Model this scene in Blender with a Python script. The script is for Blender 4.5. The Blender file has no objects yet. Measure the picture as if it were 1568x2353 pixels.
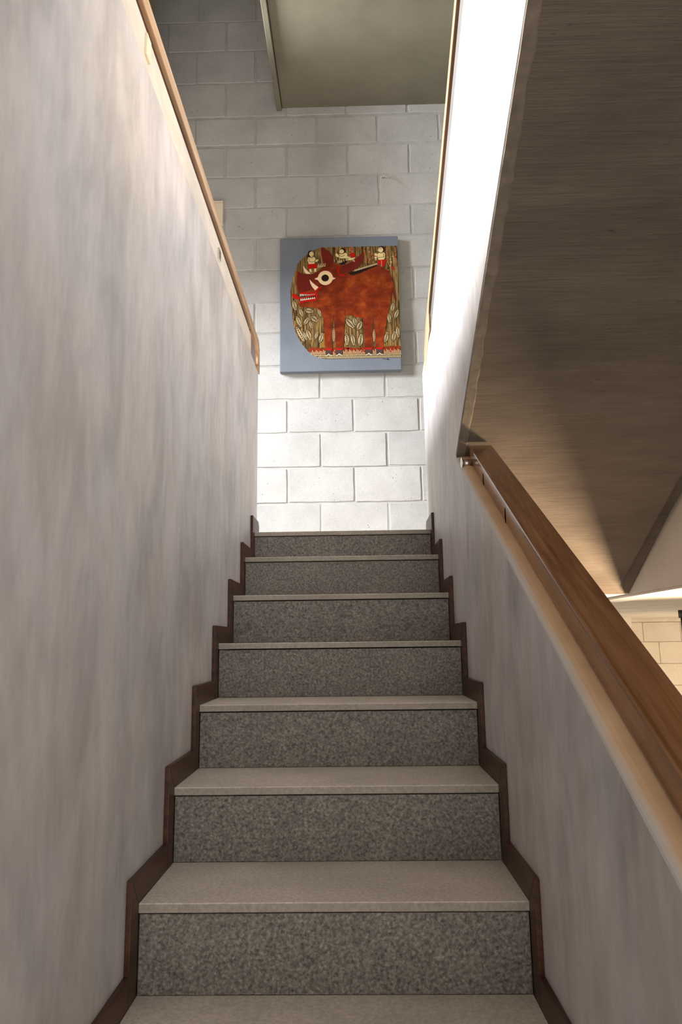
import bpy, bmesh, math, random
from mathutils import Vector, Matrix
random.seed(7)
scene = bpy.context.scene
COL = scene.collection

# ------------------------------------------------------------------ camera
CAMZ = 1.5486
cam_d = bpy.data.cameras.new('camera')
cam = bpy.data.objects.new('camera', cam_d)
COL.objects.link(cam)
cam_d.sensor_fit = 'VERTICAL'
cam_d.sensor_height = 36.0
cam_d.sensor_width = 24.0
cam_d.lens = 1658.3 / 2353.0 * 36.0
cam_d.clip_start = 0.02
TH, YAW, ROLL = 0.179, 0.0192, -0.0129
Fv = Vector((-math.sin(YAW) * math.cos(TH), math.cos(YAW) * math.cos(TH), math.sin(TH)))
Rv = Vector((math.cos(YAW), math.sin(YAW), 0))
Uv = Rv.cross(Fv)
R2 = math.cos(ROLL) * Rv + math.sin(ROLL) * Uv
U2 = -math.sin(ROLL) * Rv + math.cos(ROLL) * Uv
m = Matrix((R2, U2, -Fv)).transposed().to_4x4()
m.translation = Vector((0, 0, CAMZ))
cam.matrix_world = m
scene.camera = cam

# ------------------------------------------------------------------ world and light
world = bpy.data.worlds.new('world')
scene.world = world
world.use_nodes = True
wb = world.node_tree.nodes['Background']
wb.inputs[0].default_value = (1.0, 0.935, 0.85, 1)
wb.inputs[1].default_value = 2.3

def area_light(name, loc, target, sx, sy, power, color, spread=180):
    d = bpy.data.lights.new(name, 'AREA')
    d.shape = 'RECTANGLE'
    d.size, d.size_y = sx, sy
    d.energy = power
    d.color = color
    d.spread = math.radians(spread)
    o = bpy.data.objects.new(name, d)
    COL.objects.link(o)
    o.location = loc
    o.rotation_euler = (Vector(target) - Vector(loc)).to_track_quat('-Z', 'Y').to_euler()
    return o

# daylight coming through the high opening of the gallery on the left
area_light('daylight_opening', (-2.9, 2.85, 4.25), (0.35, 2.0, 2.6), 1.3, 1.15, 525, (0.95, 0.975, 1.0), 150)
# warm light of the lower room on the right
area_light('warm_room_light', (2.40, 3.1, 0.82), (0.85, 2.98, 1.95), 0.35, 0.35, 27, (1.0, 0.74, 0.48), 62)
area_light('warm_far_light', (3.4, 5.6, 0.3), (2.6, 7.4, 1.2), 0.6, 0.6, 27, (1.0, 0.80, 0.58))

scene.view_settings.view_transform = 'Standard'
scene.view_settings.look = 'None'
scene.view_settings.gamma = 1.0
scene.view_settings.exposure = 0.0
scene.view_settings.use_curve_mapping = False

# ------------------------------------------------------------------ materials
def srgb(r, g, b):
    f = lambda c: c / 12.92 if c <= .04045 else ((c + .055) / 1.055) ** 2.4
    return (f(r / 255), f(g / 255), f(b / 255), 1)

class NT:
    def __init__(self, name):
        self.m = bpy.data.materials.new(name)
        self.m.use_nodes = True
        self.t = self.m.node_tree
        self.b = self.t.nodes['Principled BSDF']
        self.tc = self.t.nodes.new('ShaderNodeTexCoord')
    def n(self, typ, **kw):
        nd = self.t.nodes.new(typ)
        for k, v in kw.items():
            setattr(nd, k, v)
        return nd
    def l(self, a, b):
        self.t.links.new(a, b)
    def coord(self, scale=(1, 1, 1), rot=(0, 0, 0), world=False):
        mp = self.n('ShaderNodeMapping')
        mp.inputs['Scale'].default_value = scale
        mp.inputs['Rotation'].default_value = rot
        if world:
            g = self.n('ShaderNodeNewGeometry')
            self.l(g.outputs['Position'], mp.inputs['Vector'])
        else:
            self.l(self.tc.outputs['Object'], mp.inputs['Vector'])
        return mp.outputs[0]
    def noise(self, vec, scale, detail=4, rough=.55, dist=0):
        nd = self.n('ShaderNodeTexNoise')
        nd.inputs['Scale'].default_value = scale
        nd.inputs['Detail'].default_value = detail
        nd.inputs['Roughness'].default_value = rough
        nd.inputs['Distortion'].default_value = dist
        self.l(vec, nd.inputs['Vector'])
        return nd.outputs['Fac']
    def voro(self, vec, scale, feature='F1', out='Distance'):
        nd = self.n('ShaderNodeTexVoronoi')
        nd.feature = feature
        nd.inputs['Scale'].default_value = scale
        self.l(vec, nd.inputs['Vector'])
        return nd.outputs[out]
    def ramp(self, fac, stops):
        r = self.n('ShaderNodeValToRGB')
        el = r.color_ramp.elements
        while len(el) < len(stops):
            el.new(.5)
        for e, (p, c) in zip(el, stops):
            e.position = p
            e.color = c if len(c) == 4 else (*c, 1)
        self.l(fac, r.inputs[0])
        return r.outputs[0]
    def mix(self, fac, a, b, mode='MIX'):
        mx = self.n('ShaderNodeMix', data_type='RGBA', blend_type=mode)
        if isinstance(fac, (int, float)):
            mx.inputs[0].default_value = fac
        else:
            self.l(fac, mx.inputs[0])
        for i, s in ((6, a), (7, b)):
            if isinstance(s, tuple):
                mx.inputs[i].default_value = s
            else:
                self.l(s, mx.inputs[i])
        return mx.outputs[2]
    def math(self, op, a, b):
        mt = self.n('ShaderNodeMath', operation=op)
        for i, s in enumerate((a, b)):
            if isinstance(s, (int, float)):
                mt.inputs[i].default_value = s
            else:
                self.l(s, mt.inputs[i])
        return mt.outputs[0]
    def color(self, c, rough=.7, spec=.3):
        if isinstance(c, tuple):
            self.b.inputs['Base Color'].default_value = c
        else:
            self.l(c, self.b.inputs['Base Color'])
        if isinstance(rough, (int, float)):
            self.b.inputs['Roughness'].default_value = rough
        else:
            self.l(rough, self.b.inputs['Roughness'])
        self.b.inputs['Specular IOR Level'].default_value = spec
    def bump(self, h, strength=.3, dist=.01):
        bp = self.n('ShaderNodeBump')
        bp.inputs['Strength'].default_value = strength
        bp.inputs['Distance'].default_value = dist
        self.l(h, bp.inputs['Height'])
        self.l(bp.outputs[0], self.b.inputs['Normal'])

def G(v):
    return (v, v, v, 1)

def random_value(t):
    o = t.n('ShaderNodeObjectInfo')
    return o.outputs['Random']

def mat_cement():
    t = NT('polished_cement')
    v = t.coord((1.0, 3.0, .8), world=True)
    streak = t.noise(t.coord((1, 2.6, 1.1), world=True), 3.0, 6, .62, .5)
    blot = t.noise(t.coord((1, 1.6, 1.0), world=True), 2.3, 5, .6, .8)
    fine = t.noise(t.coord((1, 9, 2.6), world=True), 3.4, 5, .6)
    c = t.ramp(streak, [(.32, (.52, .50, .492)), (.5, (.635, .612, .604)), (.68, (.70, .68, .672))])
    c2 = t.ramp(blot, [(.28, (.75, .735, .74)), (.5, (.95, .945, .945)), (.7, (1.06, 1.05, 1.03))])
    c = t.mix(1.0, c, c2, 'MULTIPLY')
    hue = t.noise(t.coord((1, 1.4, 1), world=True), 1.9, 3, .5, .4)
    c = t.mix(1.0, c, t.ramp(hue, [(.35, (.985, .985, 1.01)), (.65, (1.02, 1.0, .95))]), 'MULTIPLY')
    c3 = t.ramp(fine, [(.3, (.86, .86, .87)), (.65, (1.03, 1.02, 1.02))])
    c = t.mix(.8, c, c3, 'MULTIPLY')
    t.color(c, t.math('ADD', t.math('MULTIPLY', blot, .25), .38), .35)
    t.bump(blot, .12, .01)
    return t.m

def mat_coping():
    t = NT('tan_coping_plaster')
    n = t.noise(t.coord((6, 2.5, 6), world=True), 3, 5, .6)
    t.color(t.ramp(n, [(.3, (.62, .55, .46)), (.7, (.74, .68, .59))]), .6, .3)
    t.bump(n, .1, .01)
    return t.m

def mat_tan_coping():
    # tan that fades raggedly to cement grey at the arris
    t = NT('tan_coping')
    w = t.coord((1, 1, 1), world=True)
    sx = t.n('ShaderNodeSeparateXYZ')
    t.l(w, sx.inputs[0])
    n = t.noise(w, 5, 5, .6)
    rag = t.noise(t.coord((1, 1, 1), world=True), 9, 5, .65)
    u = t.math('DIVIDE', t.math('SUBTRACT', sx.outputs[0], .349), .020)
    f = t.math('ADD', u, t.math('MULTIPLY', t.math('SUBTRACT', rag, .5), 1.1))
    fac = t.ramp(f, [(.05, G(0)), (.75, G(1))])
    c = t.mix(fac, (.60, .565, .54, 1), t.ramp(n, [(.3, (.60, .39, .225)), (.7, (.80, .55, .345))]))
    t.color(c, .6, .3)
    t.bump(rag, .1, .01)
    return t.m

def mat_block(name, lo, hi):
    t = NT(name)
    w = t.coord((1, 1, 1), world=True)
    n = t.noise(w, 3.2, 6, .65)
    grain = t.noise(w, 90, 4, .6)
    pore = t.voro(w, 42)
    holes = t.ramp(t.math('ADD', pore, t.math('MULTIPLY', t.noise(w, 9, 3), .35)), [(.21, G(.2)), (.26, G(1))])
    c = t.ramp(n, [(.3, lo), (.7, hi)])
    rv = t.ramp(random_value(t), [(0, G(.93)), (1, (1.03, 1.02, 1.01, 1))])
    c = t.mix(1.0, c, rv, 'MULTIPLY')
    c = t.mix(.8, c, holes, 'MULTIPLY')
    c = t.mix(.12, c, t.ramp(grain, [(.35, G(.3)), (.65, G(1))]), 'MULTIPLY')
    t.color(c, .85, .2)
    t.bump(t.math('ADD', t.math('MULTIPLY', grain, .5), holes), .25, .004)
    return t.m

def mat_simple_noise(name, lo, hi, scale=8, rough=.8, spec=.2, bump=.15, stretch=(1, 1, 1)):
    t = NT(name)
    n = t.noise(t.coord(stretch, world=True), scale, 6, .6)
    t.color(t.ramp(n, [(.3, lo), (.7, hi)]), rough, spec)
    t.bump(n, bump, .01)
    return t.m

def mat_soffit():
    t = NT('board_marked_concrete')
    w = t.coord((1, 1, 1), world=True)
    lines = t.noise(t.coord((2.2, 60, 60), world=True), 2.6, 4, .7)
    broad = t.noise(t.coord((1.2, 3, 3), world=True), 2.0, 5, .6)
    spots = t.noise(t.coord((9, 26, 26), world=True), 1.3, 5, .7)
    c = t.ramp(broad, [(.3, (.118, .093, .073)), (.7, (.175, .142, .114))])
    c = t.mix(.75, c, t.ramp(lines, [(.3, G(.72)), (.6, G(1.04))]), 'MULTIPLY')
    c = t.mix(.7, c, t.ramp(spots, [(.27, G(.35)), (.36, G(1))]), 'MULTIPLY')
    t.color(c, .8, .25)
    t.bump(lines, .55, .006)
    return t.m

def mat_granite():
    t = NT('flamed_granite')
    w = t.coord((1, 1, 1), world=True)
    a = t.noise(w, 135, 3, .7)
    v = t.voro(w, 210, out='Color')
    sep = t.n('ShaderNodeSeparateColor')
    t.l(v, sep.inputs[0])
    blot = t.noise(w, 7, 4, .6)
    c = t.ramp(a, [(.36, (.085, .075, .068)), (.48, (.20, .18, .162)), (.58, (.27, .245, .222)), (.70, (.45, .42, .38))])
    c = t.mix(.35, c, t.ramp(sep.outputs[0], [(0, (.08, .07, .065)), (.5, (.22, .20, .18)), (1, (.44, .41, .37))]))
    c = t.mix(.35, c, t.ramp(blot, [(.35, G(.72)), (.65, G(1.1))]), 'MULTIPLY')
    t.color(c, .6, .3)
    t.bump(a, .15, .002)
    return t.m

def mat_tread(name='honed_granite', k=1.0):
    t = NT(name)
    w = t.coord((1, 1, 1), world=True)
    a = t.noise(w, 120, 3, .6)
    b = t.noise(w, 5, 4, .6)
    c = t.ramp(a, [(.35, (.60 * k, .53 * k, .45 * k)), (.65, (.77 * k, .69 * k, .59 * k))])
    c = t.mix(.6, c, t.ramp(b, [(.35, G(.8)), (.65, G(1.08))]), 'MULTIPLY')
    t.color(c, .55, .3)
    return t.m

def mat_wood(name, dark, mid, light, rough=.35, spec=.45):
    t = NT(name)
    g = t.noise(t.coord((26, 1.4, 26)), 1.6, 5, .6, .6)
    f = t.noise(t.coord((120, 3, 120)), 2, 3, .6)
    b = t.noise(t.coord((5, 1.2, 5)), 2.1, 3, .5)
    c = t.ramp(g, [(.3, dark), (.5, mid), (.7, light)])
    c = t.mix(.5, c, t.ramp(b, [(.3, G(.62)), (.65, G(1.12))]), 'MULTIPLY')
    c = t.mix(.35, c, t.ramp(f, [(.35, G(.7)), (.6, G(1.05))]), 'MULTIPLY')
    t.color(c, rough, spec)
    t.bump(f, .05, .002)
    return t.m

def mat_flat(name, c, rough=.75, spec=.2, metal=0):
    t = NT(name)
    t.color(c, rough, spec)
    t.b.inputs['Metallic'].default_value = metal
    return t.m

M = {
    'cement': mat_cement(),
    'coping': mat_coping(),
    'block': mat_block('grey_white_block', (.43, .423, .416, 1), (.555, .547, .54, 1)),
    'mortar': mat_simple_noise('grey_mortar', (.38, .372, .365), (.49, .48, .47), 14),
    'cream_block': mat_block('cream_painted_block', (.70, .63, .53, 1), (.80, .73, .62, 1)),
    'cream_mortar': mat_simple_noise('cream_mortar', (.42, .35, .27), (.52, .44, .35), 14),
    'cream_plaster': mat_simple_noise('rough_cream_plaster', (.56, .50, .41), (.74, .67, .57), 5, bump=.4),
    'soffit': mat_soffit(),
    'slab': mat_simple_noise('olive_concrete', (.155, .137, .098), (.21, .187, .14), 2.6, bump=.1),
    'grey_plaster': mat_simple_noise('grey_plaster', (.29, .28, .275), (.37, .36, .35), 3),
    'floor': mat_simple_noise('cement_floor', (.36, .33, .30), (.46, .43, .40), 3, .6),
    'granite': mat_granite(),
    'tread': mat_tread(),
    'tread_edge_shaded': mat_tread('shaded_granite_edge', .58),  # tread granite darkened so the front faces look less lit
    'edge': mat_simple_noise('rough_edge_mortar', (.15, .12, .095), (.24, .20, .16), 30, bump=.5),
    'coping_tan': mat_tan_coping(),
    'coping_shaded': mat_simple_noise('shaded_grey_coping', (.085, .075, .066), (.125, .112, .10), 5, .6, .3, .1),  # shade below the upper rail is put into this dark colour
    'dark_core': mat_flat('dark_joint', (.03, .026, .022, 1)),
    'skirt': mat_wood('dark_stained_timber', (.036, .013, .006), (.072, .028, .014), (.11, .047, .024), .4, .3),
    'rail': mat_wood('brown_varnished_timber', (.13, .050, .016), (.25, .112, .044), (.36, .18, .085), .20, .5),
    'rail_tan': mat_wood('pale_tan_timber', (.42, .25, .14), (.58, .38, .23), (.70, .50, .33), .45),
    'rail_pale': mat_wood('pale_brown_timber', (.20, .12, .065), (.30, .19, .11), (.36, .24, .15), .5, .3),
    'steel': mat_flat('brushed_steel', (.62, .58, .52, 1), .3, .5, 1),
    'dark_metal': mat_flat('dark_metal', (.05, .042, .035, 1), .5, .4, .6),
    'cream_plastic': mat_flat('cream_plastic', (.80, .70, .52, 1), .5),
    'wire': mat_flat('pale_wire', (.55, .52, .48, 1), .5),
}

rb = M['rail'].node_tree.nodes['Principled BSDF']
rb.inputs['Coat Weight'].default_value = 0.35
rb.inputs['Coat Roughness'].default_value = .10
rb.inputs['Coat IOR'].default_value = 1.6

# ------------------------------------------------------------------ mesh helpers
def link(name, bm, mats, parent=None, loc=None):
    bm.normal_update()
    me = bpy.data.meshes.new(name)
    bm.to_mesh(me)
    bm.free()
    for mt in (mats if isinstance(mats, (list, tuple)) else [mats]):
        me.materials.append(mt)
    return link_mesh(name, me, parent, loc)

def link_mesh(name, me, parent=None, loc=None):
    o = bpy.data.objects.new(name, me)
    COL.objects.link(o)
    if parent:
        o.parent = parent
    if loc:
        o.location = loc
    return o

def empty(name, loc=(0, 0, 0)):
    o = bpy.data.objects.new(name, None)
    COL.objects.link(o)
    o.location = loc
    return o

def tag(o, label, cat, group=None):
    o['label'] = label
    o['category'] = cat
    if group:
        o['group'] = group
    return o

def structure(o):
    o['kind'] = 'structure'
    return o

def box(bm, x0, x1, y0, y1, z0, z1, bev=0, mi=0):
    vs = [bm.verts.new(p) for p in ((x0, y0, z0), (x1, y0, z0), (x1, y1, z0), (x0, y1, z0),
                                    (x0, y0, z1), (x1, y0, z1), (x1, y1, z1), (x0, y1, z1))]
    fs = [bm.faces.new([vs[i] for i in f]) for f in ((0, 3, 2, 1), (4, 5, 6, 7), (0, 1, 5, 4), (1, 2, 6, 5), (2, 3, 7, 6), (3, 0, 4, 7))]
    for f in fs:
        f.material_index = mi
    if bev:
        es = {e for f in fs for e in f.edges}
        bmesh.ops.bevel(bm, geom=list(es), offset=bev, segments=2, affect='EDGES', profile=.6)
    return fs

def prism_x(bm, poly, x0, x1, mi=0, bev=0):
    """polygon in (y, z) pushed along x"""
    a = [bm.verts.new((x0, y, z)) for y, z in poly]
    b = [bm.verts.new((x1, y, z)) for y, z in poly]
    n = len(poly)
    fs = [bm.faces.new(a), bm.faces.new(b[::-1])]
    for i in range(n):
        fs.append(bm.faces.new((a[i], b[i], b[(i + 1) % n], a[(i + 1) % n])))
    bmesh.ops.recalc_face_normals(bm, faces=fs)
    for f in fs:
        f.material_index = mi
    if bev:
        es = list({e for f in fs for e in f.edges})
        bmesh.ops.bevel(bm, geom=es, offset=bev, segments=2, affect='EDGES', profile=.6)
    return fs

def loft_y(bm, prof, y0, z0, y1, z1):
    """profile in (x, dz) swept from (y0,z0) to (y1,z1)"""
    a = [bm.verts.new((x, y0, z0 + z)) for x, z in prof]
    b = [bm.verts.new((x, y1, z1 + z)) for x, z in prof]
    n = len(prof)
    fs = [bm.faces.new(a), bm.faces.new(b[::-1])]
    for i in range(n):
        fs.append(bm.faces.new((a[i], b[i], b[(i + 1) % n], a[(i + 1) % n])))
    bmesh.ops.recalc_face_normals(bm, faces=fs)
    return fs

def cyl(bm, p0, p1, r, seg=16):
    p0, p1 = Vector(p0), Vector(p1)
    d = p1 - p0
    q = d.to_track_quat('Z', 'Y').to_matrix().to_4x4()
    q.translation = (p0 + p1) / 2
    res = bmesh.ops.create_cone(bm, cap_ends=True, segments=seg, radius1=r, radius2=r, depth=d.length, matrix=q)
    for f in {f for v in res['verts'] for f in v.link_faces}:
        if len(f.verts) == 4:
            f.smooth = True

# ------------------------------------------------------------------ levels
XL, XR = -.4615, .349           # faces of the two side walls
TL, TR = -.4495, .337           # ends of the treads
R, GO = .1723, .27
FLOOR = .8615 - 10 * R
Z8 = 2.0406                     # landing
def ty(k): return 1.57 + (k - 2) * GO
def tz(k): return Z8 if k == 8 else .8615 + (k - 1) * R
YB = 4.163                      # face of the block wall
YE = 3.345                      # end of left wall
CEIL = 1.744                    # underside of landing slab
def soff(y): return CEIL + .5 * (3.24 - y)          # upper flight soffit
def lowtop(y): return 1.393 + .569 * (y - 1.06)      # lower parapet top
def uptop(y): return 3.423 - .47 * (y - 1.848)       # upper parapet, below its coping

# ------------------------------------------------------------------ setting
bm = bmesh.new(); box(bm, -3.2, 4.1, -2.2, 7.6, FLOOR - .15, FLOOR)
structure(link('floor', bm, M['floor']))

# left wall: level top
bm = bmesh.new()
prism_x(bm, [(-1.6, FLOOR), (YE, FLOOR), (YE, 2.852), (-1.6, 2.852)], -.5615, XL)
wall_left = structure(link('wall_left', bm, M['cement']))
bm = bmesh.new()
prof = [(XL, 2.852)] + [(XL, 2.895)] + [(XL - .012 * (1 - math.cos(a)), 2.938 + .012 * math.sin(a)) for a in (.3, .6, .9, 1.2, 1.57)] + [(-.5615, 2.950), (-.5615, 2.852)]
loft_y(bm, prof, -1.6, 0, YE - .245, 0)
link('coping', bm, M['coping'], wall_left)

# right wall: sloping lower parapet and the band that climbs back over it
ym = 2.405
bm = bmesh.new()
poly = [(-1.6, FLOOR), (3.40, FLOOR), (3.41, 2.62), (3.425, uptop(2.98) - .03), (3.30, uptop(2.98) - .005), (2.98, uptop(2.98)), (-1.6, uptop(-1.6)),
        (-1.6, soff(-1.6) + .012), (ym, soff(ym) + .012), (ym, lowtop(ym)), (-1.6, lowtop(-1.6))]
prism_x(bm, poly, XR, XR + .105)
wall_right = structure(link('wall_right', bm, M['cement']))
# tan top skin of the lower parapet
bm = bmesh.new()
prof = [(XR, 0), (XR + .0015, .005), (XR + .005, .010), (XR + .011, .0135), (XR + .02, .015), (XR + .095, .015), (XR + .105, .006), (XR + .105, 0)]
loft_y(bm, prof, -1.6, lowtop(-1.6), ym, lowtop(ym))
link('coping', bm, M['coping_tan'], wall_right)
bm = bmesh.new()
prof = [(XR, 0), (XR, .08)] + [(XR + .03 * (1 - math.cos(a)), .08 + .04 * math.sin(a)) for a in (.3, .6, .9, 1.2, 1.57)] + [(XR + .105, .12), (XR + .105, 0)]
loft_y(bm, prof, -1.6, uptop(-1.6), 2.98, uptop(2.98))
link('coping', bm, M['coping_shaded'], wall_right)

# block wall behind the landing
rows = [2.0406, 2.154, 2.358, 2.573, 2.786, 2.997, 3.210, 3.423, 3.632, 3.846, 4.066, 4.278, 4.494, 4.711, 4.933, 5.185, 5.428, 5.655, 5.875, 6.09]
bm = bmesh.new(); box(bm, -3.1, 1.33, YB + .0035, YB + .16, Z8 - .3, 6.4)
wall_back = structure(link('wall_back', bm, M['mortar']))

def block_mesh(name, w, h, d, mat, jitter=.0018, bev=.0035):
    """one concrete block, its front face in plane y=0, edges a little uneven"""
    bm = bmesh.new()
    nx, nz = 6, 3
    vs = {}
    for i in range(nx + 1):
        for k in range(nz + 1):
            x = -w / 2 + w * i / nx
            z = -h / 2 + h * k / nz
            if i in (0, nx): x += random.uniform(-jitter, jitter)
            if k in (0, nz): z += random.uniform(-jitter, jitter)
            if i in (0, nx) and k in (0, nz):
                x *= .994; z *= .985
            vs[i, k] = bm.verts.new((x, random.uniform(-.0006, .0006), z))
    for i in range(nx):
        for k in range(nz):
            bm.faces.new((vs[i, k], vs[i + 1, k], vs[i + 1, k + 1], vs[i, k + 1]))
    edge = [e for e in bm.edges if e.is_boundary]
    r = bmesh.ops.extrude_edge_only(bm, edges=edge)
    nv = [g for g in r['geom'] if isinstance(g, bmesh.types.BMVert)]
    for v in nv:
        v.co.y += bev; v.co.x += math.copysign(bev * .8, v.co.x) * (abs(v.co.x) > w / 2 - .01); v.co.z += math.copysign(bev * .8, v.co.z) * (abs(v.co.z) > h / 2 - .01)
    edge = [e for e in bm.edges if e.is_boundary]
    r = bmesh.ops.extrude_edge_only(bm, edges=edge)
    for g in r['geom']:
        if isinstance(g, bmesh.types.BMVert): g.co.y += d
    for f in bm.faces: f.smooth = False
    bm.normal_update()
    me = bpy.data.meshes.new(name)
    bm.to_mesh(me); bm.free()
    me.materials.append(mat)
    return me

JW, JH = .017, .015
COLP = .3955
for r in range(len(rows) - 1):
    z0, z1 = rows[r], rows[r + 1]
    h = z1 - z0 - JH
    if r == 13: h -= .022
    variants = [block_mesh('block', COLP - JW, h, .05, M['block']) for _ in range(3)]
    off = -.193 if r % 2 == 1 else -.193 - COLP / 2
    drift = -(r - 1) * .0012
    i0, i1 = (-4, 4)
    for c in range(i0, i1):
        xc = off + drift + (c + .5) * COLP
        if xc + COLP / 2 > 1.2: continue
        if xc < -1.95: continue
        o = link_mesh('block', random.choice(variants), wall_back, (xc + random.uniform(-.002, .002), YB + random.uniform(-.0012, .0012), (z0 + z1) / 2 + random.uniform(-.0015, .0015)))
        o.rotation_euler = (0, random.uniform(-.004, .004), 0)

# upper floor slab over the landing, with a drip lip along its left edge
bm = bmesh.new()
box(bm, -.43, 1.3, .9, YB + .003, 4.99, 5.16)
box(bm, -.466, -.433, .9, YB + .003, 4.968, 5.16, .004)
structure(link('ceiling', bm, M['slab']))
# roof
bm = bmesh.new(); box(bm, -3.2, 1.4, -1.8, YB + .16, 6.4, 6.55)
structure(link('ceiling_roof', bm, M['slab']))

# landing slab, going back over the lower room
bm = bmesh.new()
prism_x(bm, [(3.262, CEIL + .09), (YB + .1, CEIL + .09), (YB + .1, Z8 - .018), (3.262, Z8 - .018)], -3.1, XR + .105)
prism_x(bm, [(3.24, CEIL), (7.5, CEIL), (7.5, Z8 - .018), (3.24, Z8 - .018)], XR + .106, 1.209)
prism_x(bm, [(-1.8, CEIL), (7.5, CEIL), (7.5, Z8 - .018), (-1.8, Z8 - .018)], 1.335, 4.1)
structure(link('ceiling_lower', bm, M['cream_plaster']))
bm = bmesh.new()
box(bm, -3.1, -.57, -1.6, YB, Z8 - .15, Z8)
structure(link('floor_gallery', bm, M['floor']))

# hanging wall on the right of the upper flight
bm = bmesh.new()
box(bm, 1.21, 1.33, -1.8, YB, CEIL - .002, 2.95)
structure(link('wall_right_upper', bm, M['grey_plaster']))
bm = bmesh.new()
box(bm, 1.21, 1.33, -1.8, YB, 2.951, 6.4)
structure(link('wall_right_top', bm, M['slab']))
bm = bmesh.new()
box(bm, 1.209, 1.335, -1.8, YB + 2, CEIL - .012, CEIL - .003)
structure(link('trim_1', bm, M['grey_plaster']))

# outer wall of the gallery with the wide opening the daylight comes through
bm = bmesh.new()
box(bm, -3.2, -3.05, -1.8, YB + .16, Z8 - .3, 3.6)
box(bm, -3.2, -3.05, -1.8, YB + .16, 5.2, 6.4)
box(bm, -3.2, -3.05, -1.8, 2.1, 3.6, 5.2)
box(bm, -3.2, -3.05, 3.5, YB + .16, 3.6, 5.2)
structure(link('wall_left_outer', bm, M['slab']))

# unseen fin, added to shade the upper part of the block wall
bm = bmesh.new(); box(bm, -3.05, -1.12, 3.46, 3.60, 3.79, 6.4)
structure(link('wall_shade_fin', bm, M['slab']))
# unseen wall, added to keep rear sky light off the upper walls
bm = bmesh.new(); box(bm, -3.2, 1.4, -1.95, -1.8, 3.3, 6.4)
structure(link('wall_rear_blocker', bm, M['slab']))

# lower room
bm = bmesh.new(); box(bm, .2, 4.1, 7.406, 7.55, FLOOR, CEIL + .2)
wall_far = structure(link('wall_far', bm, M['cream_mortar']))
z = CEIL - .032
r = 0
while z > FLOOR + .1:
    h = (.195, .213, .211, .205, .205)[min(r, 4)]
    variants = [block_mesh('block', .376 - .008, h - .008, .04, M['cream_block'], .0012, .002) for _ in range(2)]
    off = 2.873 if r % 2 == 0 else 3.022 - .376
    for c in range(-6, 3):
        xc = off + (c + .5) * .376
        if .6 < xc and xc + .188 < 3.99:
            link_mesh('block', random.choice(variants), wall_far, (xc, 7.4, z - h / 2))
    z -= h
    r += 1
bm = bmesh.new(); box(bm, 2.0, 4.1, 7.30, 7.405, CEIL - .030, CEIL + .02, .006)
structure(link('trim_2', bm, M['cream_plaster']))
bm = bmesh.new(); box(bm, 2.05, 2.60, 6.95, 7.39, FLOOR, CEIL + .01, .006)
structure(link('trim_3', bm, M['cream_plaster']))
bm = bmesh.new(); box(bm, 4.0, 4.1, -1.8, 7.5, FLOOR, CEIL)
structure(link('wall_right_outer', bm, M['cream_plaster']))

# ------------------------------------------------------------------ upper flight (its underside hangs over the rail)
up_fl = tag(empty('upper_staircase', (.75, 2.2, soff(2.2))), 'dark board-marked concrete underside of the upper stair flight', 'stairs')
def flight_poly(notch):
    top = []
    y, z = 3.235, Z8 - .02
    k = 0
    while y > -1.3:
        top += [(y, z), (y, z + R)]
        z += R; y -= .27; k += 1
    ye = y
    top.append((ye, z))
    low = [(ye, soff(ye))]
    low += [(3.235, soff(3.235))]
    return low + top
bm = bmesh.new()
off = Vector((.75, 2.2, soff(2.2)))
prism_x(bm, flight_poly(False), XR + .004, 1.150)
for v in bm.verts: v.co -= off
link('flight_slab', bm, M['soffit'], up_fl)
bm = bmesh.new()
rq = random.Random(11)
n = 90
va = []
for i in range(n + 1):
    y = -1.6 + (2.39 + 1.6) * i / n
    va.append([bm.verts.new((XR + .002 + rq.uniform(-.001, .001), y, soff(y) + .011)), bm.verts.new((XR + .002 + rq.uniform(-.001, .001), y, soff(y) - .001)),
               bm.verts.new((XR + .026 + rq.uniform(-.004, .004), y, soff(y) - .002)), bm.verts.new((XR + .034 + rq.uniform(-.004, .004), y, soff(y) + .002))])
for a, b in zip(va, va[1:]):
    for q in range(3):
        bm.faces.new((a[q], a[q + 1], b[q + 1], b[q]))
bmesh.ops.recalc_face_normals(bm, faces=bm.faces[:])
for v in bm.verts: v.co -= off
link('mortar_edge', bm, M['edge'], up_fl)['label'] = 'lighter rough strip along the inner edge'
bm = bmesh.new()
prism_x(bm, [(-1.6, soff(-1.6) + .035), (2.75, soff(2.75) + .035), (3.235, soff(3.235) + .002), (3.235, soff(3.235) + .12), (-1.6, soff(-1.6) + .12)], 1.152, 1.208)  # recess added to give the dark band of shadow along this edge
for v in bm.verts: v.co -= off
link('shadow_groove', bm, M['soffit'], up_fl)

# ------------------------------------------------------------------ the stair
st = tag(empty('staircase', (-.056, 1.57, tz(2))), 'grey granite staircase with speckled risers climbing to the landing', 'stairs')
so = Vector((-.056, 1.57, tz(2)))
K0 = -3
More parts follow.
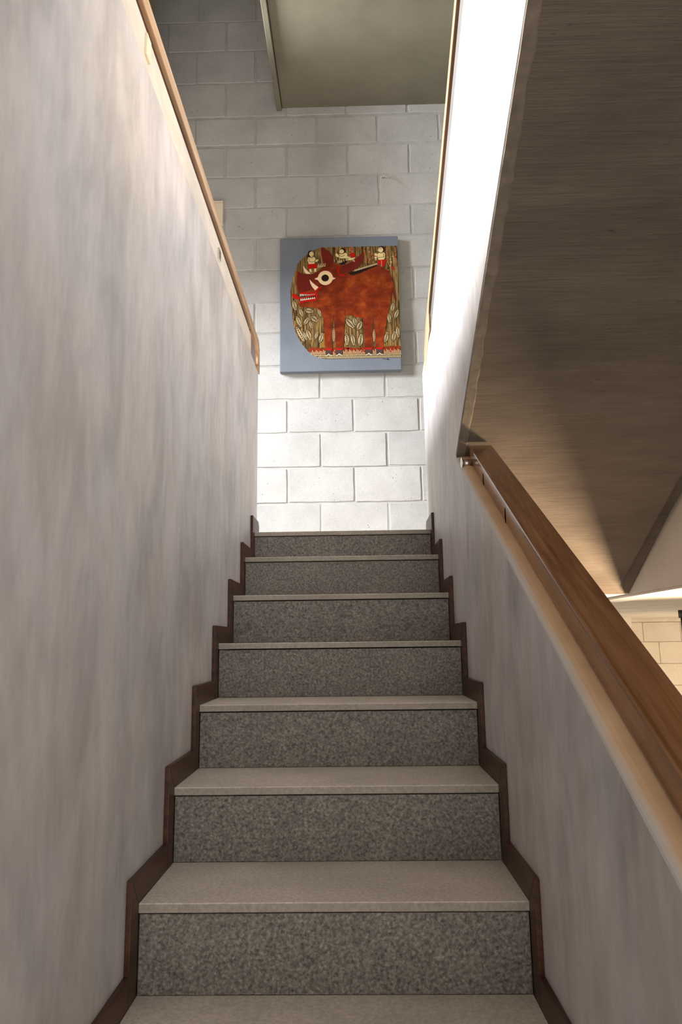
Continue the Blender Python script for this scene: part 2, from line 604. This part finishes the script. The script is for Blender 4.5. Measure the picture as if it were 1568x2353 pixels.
# concrete body behind the stone
prof = []
for k in range(K0, 9):
    z_low = tz(k - 1) - .02
    prof += [(ty(k) + .03, z_low), (ty(k) + .03, tz(k) - .021)]
prof += [(3.262, tz(8) - .021), (3.262, CEIL), (ty(K0) + .3, tz(K0) - .35), (ty(K0) + .03, tz(K0) - .35)]
bm = bmesh.new()
prism_x(bm, prof, TL + .004, TR - .004)
for v in bm.verts: v.co -= so
link('stair_body', bm, M['dark_core'], st)
wx = random.Random(3)
for k in range(K0, 9):
    y0 = ty(k)
    y1 = ty(k + 1) + .007 if k < 8 else YB
    bm = bmesh.new()
    # the front arris wavers a little
    n = 14
    x0, x1 = TL, TR
    zt, zb = tz(k), tz(k) - .0185
    if k == 8:
        x0, x1 = TL, TR
    A = []
    for i in range(n + 1):
        x = x0 + (x1 - x0) * i / n
        j = wx.uniform(-.0008, .0008)
        A.append([bm.verts.new((x, y0 + j + .0015, zb)), bm.verts.new((x, y0 + j, zb + .0012)), bm.verts.new((x, y0 + j, zt - .0018)),
                  bm.verts.new((x, y0 + j + .002, zt)), bm.verts.new((x, y1, zt)), bm.verts.new((x, y1, zb))])
    for i in range(n):
        for q in range(6):
            f = bm.faces.new((A[i][q], A[i + 1][q], A[i + 1][(q + 1) % 6], A[i][(q + 1) % 6]))
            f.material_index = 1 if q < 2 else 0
    bm.faces.new(A[0]); bm.faces.new(A[n][::-1])
    bmesh.ops.recalc_face_normals(bm, faces=bm.faces[:])
    for v in bm.verts: v.co -= so
    link('tread', bm, [M['tread'], M['tread_edge_shaded']], st)
    bm = bmesh.new()
    zb = tz(k - 1) if k > K0 else tz(k) - .34
    box(bm, TL + .0004, TR - .0004, y0 + .006, y0 + .028, zb + .0008, tz(k) - .0185 - .0035, .0012)
    for v in bm.verts: v.co -= so
    link('riser', bm, M['granite'], st)
# landing floor either side of the top tread and past the walls
bm = bmesh.new()
box(bm, -3.05, TL - .0005, YE + .002, YB, Z8 - .017, Z8)
box(bm, TR + .0005, 1.205, 3.43, YB, Z8 - .017, Z8)
structure(link('floor_landing', bm, M['tread']))

# ------------------------------------------------------------------ stepped timber skirtings
def skirting(side, x0, x1, yend):
    bb = structure(bpy.data.objects.new('baseboard_' + side, None))
    COL.objects.link(bb)
    for k in range(-2, 9):
        y, z = ty(k), tz(k)
        w, hgt = .050, .057
        if k == 8: hgt = .068
        bm = bmesh.new()
        prism_x(bm, [(y - w, tz(k - 1) + .0005), (y - .001, tz(k - 1) + .0005), (y - .001, z), (y - w, z + hgt)], x0, x1, bev=.0016)
        link('upright_board', bm, M['skirt'], bb)
        ye = ty(k + 1) - w if k < 8 else yend
        if k == 7: ye = ty(8) - w
        bm = bmesh.new()
        if k < 8:
            prism_x(bm, [(y + .0002, z + .0003), (ye - .0005, z + .0003), (ye - .0005, z + hgt), (y - w + .0004, z + hgt)], x0, x1, bev=.0016)
        else:
            prism_x(bm, [(y + .0002, z + .0003), (ye, z + .0003), (ye, z + hgt * .72), (ye - .025, z + hgt), (y - w + .0004, z + hgt)], x0, x1, bev=.0016)
        link('level_board', bm, M['skirt'], bb)
    return bb
skirting('left', XL + .0004, TL - .0004, YE - .003)
skirting('right', TR + .0004, XR - .0004, 3.395)

# ------------------------------------------------------------------ handrails
def rail_bar(bm, x0, x1, p0, p1, h, cut0='v', cut1='v', bev=.004):
    """box bar between two (y, z) points of its underside; ends cut upright; built along local y"""
    (ya, za), (yb, zb) = p0, p1
    return prism_x(bm, [(ya, za), (yb, zb), (yb, zb + h), (ya, za + h)], x0, x1, bev=bev)

def pitched(name, bm, mat, parent, origin, ang):
    """store the mesh so that its own y axis runs along the pitch"""
    rot = Matrix.Rotation(-ang, 4, 'X')
    for v in bm.verts:
        v.co = rot @ (v.co - Vector(origin))
    o = link(name, bm, mat, parent)
    o.rotation_euler = (ang, 0, 0)
    return o

# lower right rail on the sloping parapet
def lr(y): return 1.4115 + .566 * (y - 1.06)
o0 = Vector((.422, 1.3, lr(1.3)))
hr = tag(empty('handrail', o0), 'thick brown varnished timber handrail sloping along the right parapet', 'handrail')
bm = bmesh.new()
rail_bar(bm, .385, .461, (-.6, lr(-.6)), (2.336, lr(2.336)), .056)
pitched('rail', bm, M['rail'], hr, o0, math.atan(.566))
for y in (-.2, .42, 1.04, 1.66, 2.2):
    bm = bmesh.new()
    cyl(bm, (.423, y, lowtop(y) + .010), (.423, y, lr(y) + .006), .008)
    for v in bm.verts: v.co -= o0
    pin = link('pin', bm, M['steel'], hr)
bm = bmesh.new()
cyl(bm, (XR + .002, 2.30, lr(2.30) + .006), (.387, 2.30, lr(2.30) + .006), .014, 20)
cyl(bm, (XR + .002, 2.30, lr(2.30) + .006), (XR + .006, 2.30, lr(2.30) + .006), .020, 20)
for v in bm.verts: v.co -= o0
link('end_pin', bm, M['steel'], hr)['label'] = 'short round steel standoff at the top end'

for y, z in ((2.106, 2.020), (1.825, 1.862)):      # dark knots in the side of the rail
    bm = bmesh.new()
    n = 10
    bm.faces.new([bm.verts.new((.3846, y + .006 * math.cos(6.283 * i / n), z + .022 * math.sin(6.283 * i / n))) for i in range(n)])
    bmesh.ops.solidify(bm, geom=bm.faces[:], thickness=.001)
    for v in bm.verts: v.co -= o0
    link('knot', bm, M['skirt'], hr)
# left rail, level
o0 = Vector((-.5, 2.2, 2.985))
hl = tag(empty('handrail', o0), 'level pale timber handrail along the top of the left wall', 'handrail')
bm = bmesh.new()
prism_x(bm, [(-1.5, 2.984), (3.29, 2.984), (3.335, 2.955), (3.335, 2.885), (3.392, 2.862), (3.392, 2.985), (3.352, 3.026), (-1.5, 3.028)], XL - .072, XL + .002, bev=.003)
for v in bm.verts: v.co -= o0
link('rail', bm, M['rail_tan'], hl)
bm = bmesh.new()
box(bm, XL - .06, XL - .010, -1.5, YE - .25, 2.949, 2.985)  # dark strip painted in for the shaded gap below the left rail
for v in bm.verts: v.co -= o0
link('gap_shade_strip', bm, M['skirt'], hl)['label'] = 'dark strip standing in for the shadow gap between wall and rail'
bm = bmesh.new()
prism_x(bm, [(YE - .243, 2.853), (YE - .003, 2.853), (YE - .003, 2.890), (YE - .06, 2.935), (YE - .12, 2.984), (YE - .21, 2.984), (YE - .243, 2.944)], XL - .08, XL - .006, bev=.003)
for v in bm.verts: v.co -= o0
link('end_block', bm, M['rail'], hl)['label'] = 'brown timber end block under the rail'
for y in (-.6, .3, 1.32, 2.3, 2.95):
    bm = bmesh.new()
    cyl(bm, (XL - .03, y, 2.94), (XL - .03, y, 2.986), .009)
    for v in bm.verts: v.co -= o0
    link('pin', bm, M['steel'], hl)
for y, z0, z1, mt in ((1.437, 2.872, 2.930, 'cream_plastic'), (2.315, 2.868, 2.908, 'steel')):
    bm = bmesh.new()
    box(bm, XL - .010, XL + .006, y - .017, y + .017, z0, z1, .004)
    for v in bm.verts: v.co -= o0
    link('bracket', bm, M[mt], hl)

# upper right rail, rising back towards the viewer
def ur(y): return uptop(y) + .165
o0 = Vector((.38, 2.4, ur(2.4)))
hu = tag(empty('handrail', o0), 'tan timber handrail rising steeply along the bright upper parapet', 'handrail')
bm = bmesh.new()
prism_x(bm, [(-1.5, ur(-1.5)), (3.02, ur(3.02)), (3.05, ur(3.05) - .02), (3.05, ur(3.05) - .105), (3.30, ur(3.3) - .095), (3.30, ur(3.3) + .02), (3.2, ur(3.2) + .056), (-1.5, ur(-1.5) + .058)], XR - .002, XR + .073, bev=.003)
pitched('rail', bm, M['rail_pale'], hu, o0, math.atan(-.47))
bm = bmesh.new()
prism_x(bm, [(-1.5, uptop(-1.5) + .118), (2.97, uptop(2.97) + .118), (2.97, ur(2.97) + .002), (-1.5, ur(-1.5) + .002)], XR + .010, XR + .06)  # dark strip again takes the place of shade below the rail
for v in bm.verts: v.co -= o0
link('gap_shade_strip', bm, M['skirt'], hu)['label'] = 'dark strip standing in for the shadow gap between parapet and rail'
for y in (-.4, .4, 1.2, 2.0, 2.7):
    bm = bmesh.new()
    cyl(bm, (XR + .035, y, uptop(y) + .115), (XR + .035, y, ur(y) + .003), .008)
    for v in bm.verts: v.co -= o0
    link('pin', bm, M['steel'], hu)

# ------------------------------------------------------------------ painting
# drawn on a 1600-unit chart of the canvas; P() turns chart units into metres on the canvas
CXL, CXR, CZT, CZB = -.437, .296, 4.034, 3.158
CY0, CY1 = 4.120, 4.161
pt = tag(empty('painting', (-.07, CY1, CZB)), 'unframed canvas painting of a rust-red boar on slate blue ground', 'painting')
po = Vector((-.07, CY1, CZB))
bm = bmesh.new()
box(bm, CXL, CXR, CY0, CY1, CZB, CZT, .003)
for v in bm.verts: v.co -= po
M['canvas'] = mat_simple_noise('slate_blue_paint', (.155, .175, .215), (.19, .212, .255), 5, .7)
link('canvas', bm, M['canvas'], pt)

def P(px, py):
    t = (py - 130) / 1401
    xl = 115 + (108 - 115) * t
    xr = 1362 + (1387 - 1362) * t
    return CXL + (px - xl) / (xr - xl) * (CXR - CXL), CZT - t * (CZT - CZB)

class Paint:
    def __init__(self): self.bm = bmesh.new(); self.mats = []; self.lay = 0
    def mi(self, mat):
        if mat not in self.mats: self.mats.append(mat)
        return self.mats.index(mat)
    def poly(self, pts, mat, lay):
        vs = []
        for a in pts:
            x, z = P(*a)
            vs.append(self.bm.verts.new((x, CY0 - .0004 - .0005 * lay, z)))
        f = self.bm.faces.new(vs)
        f.material_index = self.mi(mat)
        f.normal_update()
        if f.normal.y > 0: f.normal_flip()
    def circ(self, cx, cy, r, mat, lay, ry=None, n=20):
        self.poly([(cx + r * math.cos(2 * math.pi * i / n), cy + (ry or r) * math.sin(2 * math.pi * i / n)) for i in range(n)], mat, lay)
    def line(self, pts, w, mat, lay):
        for (ax, ay), (bx, by) in zip(pts, pts[1:]):
            L = math.hypot(bx - ax, by - ay) or 1
            nx, ny = -(by - ay) / L * w / 2, (bx - ax) / L * w / 2
            self.poly([(ax + nx, ay + ny), (bx + nx, by + ny), (bx - nx, by - ny), (ax - nx, ay - ny)], mat, lay)
    def leaf(self, cx, cy, L, w, ang, mat, rib, lay):
        a = math.radians(ang)
        ca, sa = math.cos(a), math.sin(a)
        rot = lambda u, v: (cx + u * ca - v * sa, cy + u * sa + v * ca)
        out = [rot(-L / 2, 0), rot(-L * .25, -w * .42), rot(0, -w * .5), rot(L * .25, -w * .36), rot(L / 2, 0), rot(L * .25, w * .36), rot(0, w * .5), rot(-L * .25, w * .42)]
        big = [rot(-L * .54, 0), rot(-L * .27, -w * .62), rot(0, -w * .68), rot(L * .27, -w * .52), rot(L * .54, 0), rot(L * .27, w * .52), rot(0, w * .68), rot(-L * .27, w * .62)]
        self.poly(big, rib, lay)
        self.poly(out, mat, lay + 1)
        self.line([rot(-L / 2, 0), rot(L / 2, 0)], w * .13, rib, lay + 2)
        for u in (-.3, -.18, -.06, .06, .18, .3):
            self.line([rot(u * L, 0), rot((u - .1) * L, -w * .36)], w * .11, rib, lay + 2)
            self.line([rot(u * L, 0), rot((u - .1) * L, w * .36)], w * .11, rib, lay + 2)
    def done(self, name, parent, stuff=False):
        bmesh.ops.triangulate(self.bm, faces=[f for f in self.bm.faces if len(f.verts) > 4])
        for v in self.bm.verts: v.co -= po
        o = link(name, self.bm, self.mats, parent)
        if stuff: o['kind'] = 'stuff'
        return o

def paint(n, c, c2=None, scale=30, stretch=(1, 1, 1)):
    if c2 is None: return mat_flat(n, c, .8, .08)
    return mat_simple_noise(n, c, c2, scale, .8, .08, 0, stretch)
def reed():
    t = NT('painted_reeds')
    a = t.noise(t.coord((150, 1, 7), world=True), 1.0, 3, .6, .8)
    t.color(t.ramp(a, [(.36, (.03, .018, .008)), (.45, (.10, .058, .022)), (.54, (.22, .13, .045)), (.64, (.40, .25, .09))]), .8, .08)
    return t.m
def hide():
    t = NT('painted_hide')
    w = t.coord((1, 1, 1), world=True)
    a = t.noise(t.coord((1, 1, 1.2), world=True), 13, 4, .62, .35)
    b = t.noise(w, 3.5, 3)
    c = t.ramp(a, [(.30, (.12, .016, .006)), (.48, (.20, .026, .007)), (.6, (.28, .045, .009)), (.76, (.40, .085, .018))])
    t.color(t.mix(.5, c, t.ramp(b, [(.35, G(.72)), (.65, G(1.15))]), 'MULTIPLY'), .75, .1)
    return t.m
RD, HD = reed(), hide()
DARKHIDE = paint('painted_dark_hide', (.13, .014, .010), (.18, .022, .013), 9)
RED, CREAM, BLACK = paint('painted_red', (.50, .010, .007, 1)), paint('painted_cream', (.85, .62, .34, 1)), paint('painted_black', (.02, .012, .008, 1))
SKIN, BROWN, STRAW = paint('painted_skin', (.78, .60, .28, 1)), paint('painted_brown', (.09, .045, .02, 1)), paint('painted_straw', (.66, .54, .31, 1))
OCHRE, FLOWER = paint('painted_ochre', (.45, .25, .03, 1)), paint('painted_flower', (.13, .017, .006), (.30, .05, .014), 80)
IVORY, PINK, GREY = paint('painted_ivory', (.88, .80, .58, 1)), paint('painted_tusk', (.90, .62, .42, 1)), paint('painted_hoof', (.075, .045, .04, 1))

g = Paint()
g.poly([(560, 236), (800, 236), (1100, 236), (1356, 238), (1366, 500), (1372, 800), (1380, 1100), (1384, 1410), (1000, 1410), (620, 1412), (540, 1400), (470, 1375), (415, 1335), (350, 1262), (295, 1175), (258, 1070), (238, 950), (227, 830), (222, 700), (238, 600), (265, 510), (305, 400), (365, 340), (420, 295), (490, 255)], RD, 0)
for x0, x1 in ((540, 560), (700, 716), (850, 866), (880, 893), (1010, 1022), (1040, 1055), (1085, 1102), (1240, 1252), (1330, 1345)):
    g.line([(x0, 250), (x1, 420)], 9, paint('painted_reed_stem', (.42, .17, .07, 1)) if x0 == 540 else g.mats[-1], 1)
rr = random.Random(5)
for i in range(70):      # blossom dots among the stems
    x, y = rr.choice([(rr.uniform(1250, 1345), rr.uniform(260, 540)), (rr.uniform(690, 1080), rr.uniform(240, 330)), (rr.uniform(960, 1130), rr.uniform(330, 430))])
    g.circ(x, y, rr.uniform(4, 9), rr.choice([CREAM, RED, FLOWER, FLOWER]), 2, n=7)
for x in (270, 560, 795, 575, 815, 1215, 1225):
    g.line([(x, 1010 if x < 300 else 1150), (x + rr.uniform(-8, 12), 1080 if x < 300 else 1290)], 8, OCHRE, 1)
g.done('painted_field', pt)

g = Paint()
leaves = [(265, 850, 120, 42, 75), (335, 925, 100, 34, 70), (420, 908, 105, 46, 12), (530, 930, 100, 28, 75), (310, 1020, 140, 38, 66), (390, 1015, 100, 36, -55), (475, 995, 100, 48, 38), (437, 1055, 90, 28, 75),
          (325, 1150, 200, 40, 62), (375, 1170, 110, 28, 66), (415, 1160, 130, 44, 68), (495, 1165, 100, 28, -70), (545, 1190, 120, 40, -72), (678, 1165, 160, 32, 90),
          (850, 1050, 140, 52, 48), (900, 1030, 100, 40, 75), (950, 1075, 110, 46, -62), (815, 1215, 140, 44, 88), (880, 1220, 130, 40, 80), (960, 1220, 140, 50, -82), (1102, 1180, 150, 26, 90),
          (1300, 890, 100, 36, -80), (1262, 1000, 110, 36, 85), (1340, 960, 110, 36, -68), (1230, 1200, 130, 40, -75), (1310, 1190, 120, 40, -78), (1352, 1150, 130, 36, 85)]
for cx, cy, L, w, a in leaves:
    g.leaf(cx, cy, L, w, a, STRAW, BROWN, 1)
g.done('painted_leaves', pt, True)

g = Paint()
# flowers, base line and fringe
g.poly([(395, 1305), (480, 1288), (580, 1300), (660, 1300), (780, 1290), (900, 1305), (1000, 1292), (1200, 1296), (1290, 1288), (1380, 1294), (1384, 1368), (500, 1368), (440, 1350)], FLOWER, 1)
x = 440
while x < 1380:
    if not any(a < x < b for a, b in ((588, 665), (692, 775), (1002, 1088), (1118, 1200))):
        g.line([(x, 1318 + (x % 3) * 9), (x + 2, 1366)], 5, STRAW, 2)
    x += 13
g.line([(470, 1375), (1386, 1373)], 5, STRAW, 3)
g.poly([(500, 1384), (1386, 1382), (1386, 1409), (620, 1411), (545, 1402)], BROWN, 2)
x = 520
while x < 1385:
    g.line([(x, 1384), (x + 2, 1402 if x < 600 else 1408)], 7, STRAW, 3)
    x += 15.5
for i in range(60):
    x, y = rr.uniform(420, 1375), rr.uniform(1298, 1345)
    g.circ(x, y, rr.uniform(4, 9), RED if rr.random() < .55 else FLOWER, 3, n=6)
g.done('painted_border', pt)

g = Paint()
body = [(290, 486), (345, 512), (400, 524), (450, 521), (505, 500), (550, 465), (585, 420), (640, 405), (700, 408), (750, 432), (800, 440), (840, 470), (845, 525), (900, 530), (960, 508), (1045, 476), (1140, 450), (1200, 463), (1262, 515), (1300, 585), (1318, 680), (1330, 770), (1332, 835), (1312, 800), (1302, 700), (1298, 740), (1280, 830), (1258, 920), (1240, 1010), (1225, 1100), (1208, 1200), (1200, 1318), (1118, 1318), (1113, 1180), (1104, 1060), (1094, 975), (1087, 1080), (1086, 1318), (1003, 1318), (1000, 1150), (985, 1000), (950, 990), (880, 972), (806, 965), (800, 1010), (790, 1150), (776, 1318), (694, 1318), (690, 1150), (678, 955), (666, 1100), (661, 1318), (586, 1318), (578, 1150), (568, 1000), (545, 915), (500, 882), (420, 872), (320, 866), (312, 832), (330, 800), (320, 722), (293, 682), (284, 600), (283, 540)]
g.poly(body, HD, 4)
g.poly([(300, 500), (400, 530), (450, 540), (430, 600), (440, 690), (400, 705), (330, 712), (300, 680), (290, 600)], DARKHIDE, 5)
g.poly([(578, 410), (552, 320), (545, 262), (556, 238), (566, 236), (600, 262), (645, 292), (668, 330), (676, 370), (682, 405), (640, 412)], DARKHIDE, 5)
g.poly([(770, 440), (850, 412), (930, 352), (985, 315), (1000, 312), (1000, 345), (985, 400), (958, 450), (900, 488), (840, 512), (790, 520), (760, 490)], DARKHIDE, 5)
g.poly([(720, 400), (800, 390), (830, 395), (800, 420), (760, 432)], BLACK, 5)
g.line([(752, 440), (733, 462), (727, 495), (735, 525), (758, 543), (800, 543)], 14, RED, 6)
g.poly([(835, 516), (960, 490), (1040, 458), (1140, 430), (1142, 450), (1050, 484), (960, 522), (900, 541), (860, 538)], BLACK, 6)
for i in range(26):
    x = 905 + i * 9.3
    y = 500 - (x - 905) * .28
    g.line([(x, y - 14), (x + 2, y + 4)], 5, STRAW if i % 2 else CREAM, 7)
for i in range(20):
    x = 690 + i * 11
    g.line([(x, 372 + 14 * math.sin(i * .35)), (x + 3, 398 + 14 * math.sin(i * .35))], 5, rr.choice([CREAM, BLACK, STRAW]), 6)
for i in range(8):
    x = 515 + i * 11
    g.line([(x, 430 - (i % 2) * 18), (x - 2, 458 - i * 2)], 5, CREAM, 5)
# tusks
g.poly([(354, 430), (364, 470), (372, 500), (385, 515), (405, 521), (441, 520), (412, 494), (380, 462)], PINK, 7)
g.poly([(426, 578), (433, 620), (450, 655), (485, 698), (521, 664), (485, 638), (452, 610)], PINK, 7)
# eye
g.poly([(476, 574), (520, 556), (520, 592)], PINK, 6)
g.poly([(702, 574), (662, 556), (662, 592)], PINK, 6)
g.circ(593, 567, 79, PINK, 7, 76, 32)
g.circ(593, 567, 70, CREAM, 8, 67, 32)
g.circ(591, 569, 40, BLACK, 9, 37, 24)
# mouth
g.poly([(318, 714), (400, 716), (470, 716), (500, 726), (512, 750), (510, 780), (495, 802), (420, 810), (350, 822), (318, 838), (318, 810), (400, 792), (480, 782), (490, 760), (480, 736), (400, 738), (318, 734)], RED, 7)
g.poly([(318, 734), (400, 738), (480, 736), (490, 760), (480, 782), (400, 792), (318, 808)], BLACK, 6)
g.poly([(238, 735), (270, 727), (300, 752), (318, 770), (360, 768), (440, 746), (482, 742), (482, 756), (420, 766), (350, 782), (300, 790), (262, 778), (244, 760)], RED, 8)
for i in range(10):
    x = 322 + i * 16.5
    hgt = 32 - i * 2.2
    g.poly([(x, 734), (x + 14, 734), (x + 8 - (4 if i < 3 else 0), 734 + hgt)], IVORY, 7)
for i in range(8):
    x = 325 + i * 20
    g.poly([(x, 804 - i * 2.6), (x + 19, 802 - i * 2.6), (x + 11, 776 - i * 1.8)], IVORY, 9)
g.poly([(480, 716), (505, 680), (548, 656), (556, 662), (520, 690), (500, 722)], RED, 8)
# shoulder and belly lines
for pl in ([(798, 905), (797, 968)], [(560, 870), (640, 872), (690, 850)], [(920, 975), (970, 985)], [(1300, 660), (1290, 760)]):
    g.line(pl, 5, DARKHIDE, 5)
g.line([(910, 977), (970, 981)], 9, RED, 6)
# cuffs and hooves
for x0, x1 in ((586, 661), (694, 776), (1003, 1086), (1118, 1200)):
    g.poly([(x0 + 4, 1316), (x1 - 4, 1316), (x1 - 6, 1372), (x0 + 8, 1372)], GREY, 5)
    g.poly([(x0 - 6, 1300), (x0 + 20, 1308), (x1 - 20, 1308), (x1 + 6, 1298), (x1 - 10, 1318), ((x0 + x1) / 2, 1326), (x0 + 12, 1318)], RED, 6)
    xm = (x0 + x1) / 2
    g.line([(xm - 30, 1378), (xm - 14, 1374), (xm, 1360), (xm + 14, 1374), (xm + 34, 1378)], 6, IVORY, 7)
g.done('painted_boar', pt)

def figure(parts):
    g = Paint()
    for kind, *a in parts:
        if kind == 'p': g.poly(a[0], a[1], a[2])
        elif kind == 'c': g.circ(a[0], a[1], a[2], a[3], a[4], a[5] if len(a) > 5 else None)
        else: g.line(a[0], a[1], a[2], a[3])
    return g.done('painted_figure', pt)
# standing child on the left
figure([('c', 437, 300, 27, BLACK, 6, 30), ('c', 425, 330, 14, BLACK, 6), ('c', 447, 308, 24, SKIN, 7, 27), ('l', [(436, 302), (452, 296), (464, 304)], 4, BROWN, 8), ('c', 450, 300, 8, IVORY, 8), ('l', [(442, 322), (456, 322)], 3, BROWN, 8),
        ('p', [(412, 345), (432, 338), (470, 338), (488, 352), (492, 385), (480, 398), (478, 420), (420, 420), (412, 395), (404, 375)], SKIN, 6), ('l', [(430, 342), (448, 350), (468, 342)], 5, BLACK, 8), ('l', [(418, 385), (450, 396), (486, 386)], 4, BROWN, 8), ('l', [(420, 350), (424, 385)], 3, BROWN, 8),
        ('p', [(484, 372), (515, 366), (522, 374), (500, 396), (486, 392)], SKIN, 6), ('p', [(412, 416), (505, 412), (508, 462), (470, 466), (458, 448), (446, 468), (410, 470)], RED, 7), ('p', [(420, 466), (446, 466), (448, 500), (430, 504)], SKIN, 6), ('p', [(474, 464), (500, 462), (498, 498), (476, 500)], SKIN, 6)])
# leaning child in the middle
figure([('c', 778, 282, 30, BLACK, 6, 32), ('c', 768, 290, 24, SKIN, 7, 25), ('l', [(754, 284), (774, 280)], 4, BROWN, 8), ('c', 762, 286, 6, IVORY, 8), ('l', [(748, 305), (768, 316), (790, 306)], 5, BLACK, 8),
        ('p', [(742, 318), (762, 312), (800, 302), (822, 310), (826, 340), (855, 350), (860, 372), (820, 382), (806, 362), (755, 362), (735, 345)], SKIN, 6), ('p', [(700, 318), (715, 306), (732, 322), (745, 340), (730, 350), (708, 338)], SKIN, 6), ('l', [(738, 328), (762, 344), (800, 330)], 4, BROWN, 8),
        ('p', [(850, 322), (872, 308), (908, 306), (914, 336), (900, 352), (866, 354)], RED, 7), ('p', [(850, 356), (880, 362), (910, 352), (905, 368), (860, 384), (826, 382)], SKIN, 7)])
# standing child on the right
figure([('c', 1190, 272, 32, BLACK, 6, 34), ('c', 1180, 280, 27, SKIN, 7, 28), ('p', [(1158, 278), (1140, 284), (1158, 290)], SKIN, 7), ('c', 1176, 272, 9, IVORY, 8), ('c', 1175, 272, 4, BLACK, 9), ('l', [(1160, 270), (1178, 262), (1194, 270)], 4, BROWN, 8), ('l', [(1160, 304), (1182, 316), (1204, 304)], 5, BLACK, 8),
        ('p', [(1148, 320), (1166, 310), (1208, 306), (1226, 322), (1226, 362), (1212, 384), (1160, 388), (1146, 360)], SKIN, 6), ('l', [(1208, 320), (1214, 358), (1150, 362)], 4, BROWN, 8), ('p', [(1112, 322), (1128, 312), (1150, 330), (1148, 346), (1120, 344)], SKIN, 6), ('p', [(1114, 352), (1140, 350), (1138, 372), (1118, 374)], SKIN, 6),
        ('p', [(1148, 388), (1232, 384), (1228, 430), (1210, 466), (1192, 462), (1186, 420), (1176, 448), (1150, 440)], RED, 7), ('l', [(1186, 392), (1190, 460)], 4, STRAW, 8)])
g = Paint()
g.line([(1192, 1414), (1215, 1422), (1232, 1424), (1250, 1428)], 4, BLACK, 1)
g.line([(1240, 1418), (1256, 1430)], 7, BLACK, 1)
g.done('painted_signature', pt)

# ------------------------------------------------------------------ small things
bm = bmesh.new()
box(bm, -.05, .05, -.035, 0, -.072, .072, .004)
box(bm, -.050, .050, -.036, 0, .074, .084, .002)
jb = tag(link('cable_box', bm, M['cream_plastic'], None, (-.852, YB - .0015, 4.226)), 'small cream cable box on block wall behind the left rail', 'box')

bm = bmesh.new()
for d in ((.05, -.05, -.055), (.045, -.03, .004), (.030, -.045, -.03), (.02, -.05, .012), (.058, -.045, -.062)):
    cyl(bm, (0, 0, 0), (d[0] * .5, d[1] * .8, d[2] * .3 + .008), .0011, 6)
    cyl(bm, (d[0] * .5, d[1] * .8, d[2] * .3 + .008), (d[0], d[1], d[2]), .0009, 6)
cyl(bm, (0, .006, 0), (0, -.012, .002), .007, 10)
tag(link('wire_stub', bm, M['wire'], None, (.205, YB + .001, 4.468)), 'frayed pale wire end sticking out of the block wall above the painting', 'wire')

bm = bmesh.new()
cyl(bm, (0, 0, 0), (0, 0, -.055), .026, 16)
cyl(bm, (0, 0, -.05), (0, 0, -.26), .014, 16)
bmesh.ops.create_uvsphere(bm, u_segments=16, v_segments=10, radius=.022, matrix=Matrix.Translation((0, 0, -.262)))
tag(link('ceiling_pipe', bm, M['dark_metal'], None, (2.305, 5.2, CEIL + .001)), 'short dark pipe hanging below the ceiling at the right edge', 'pipe')
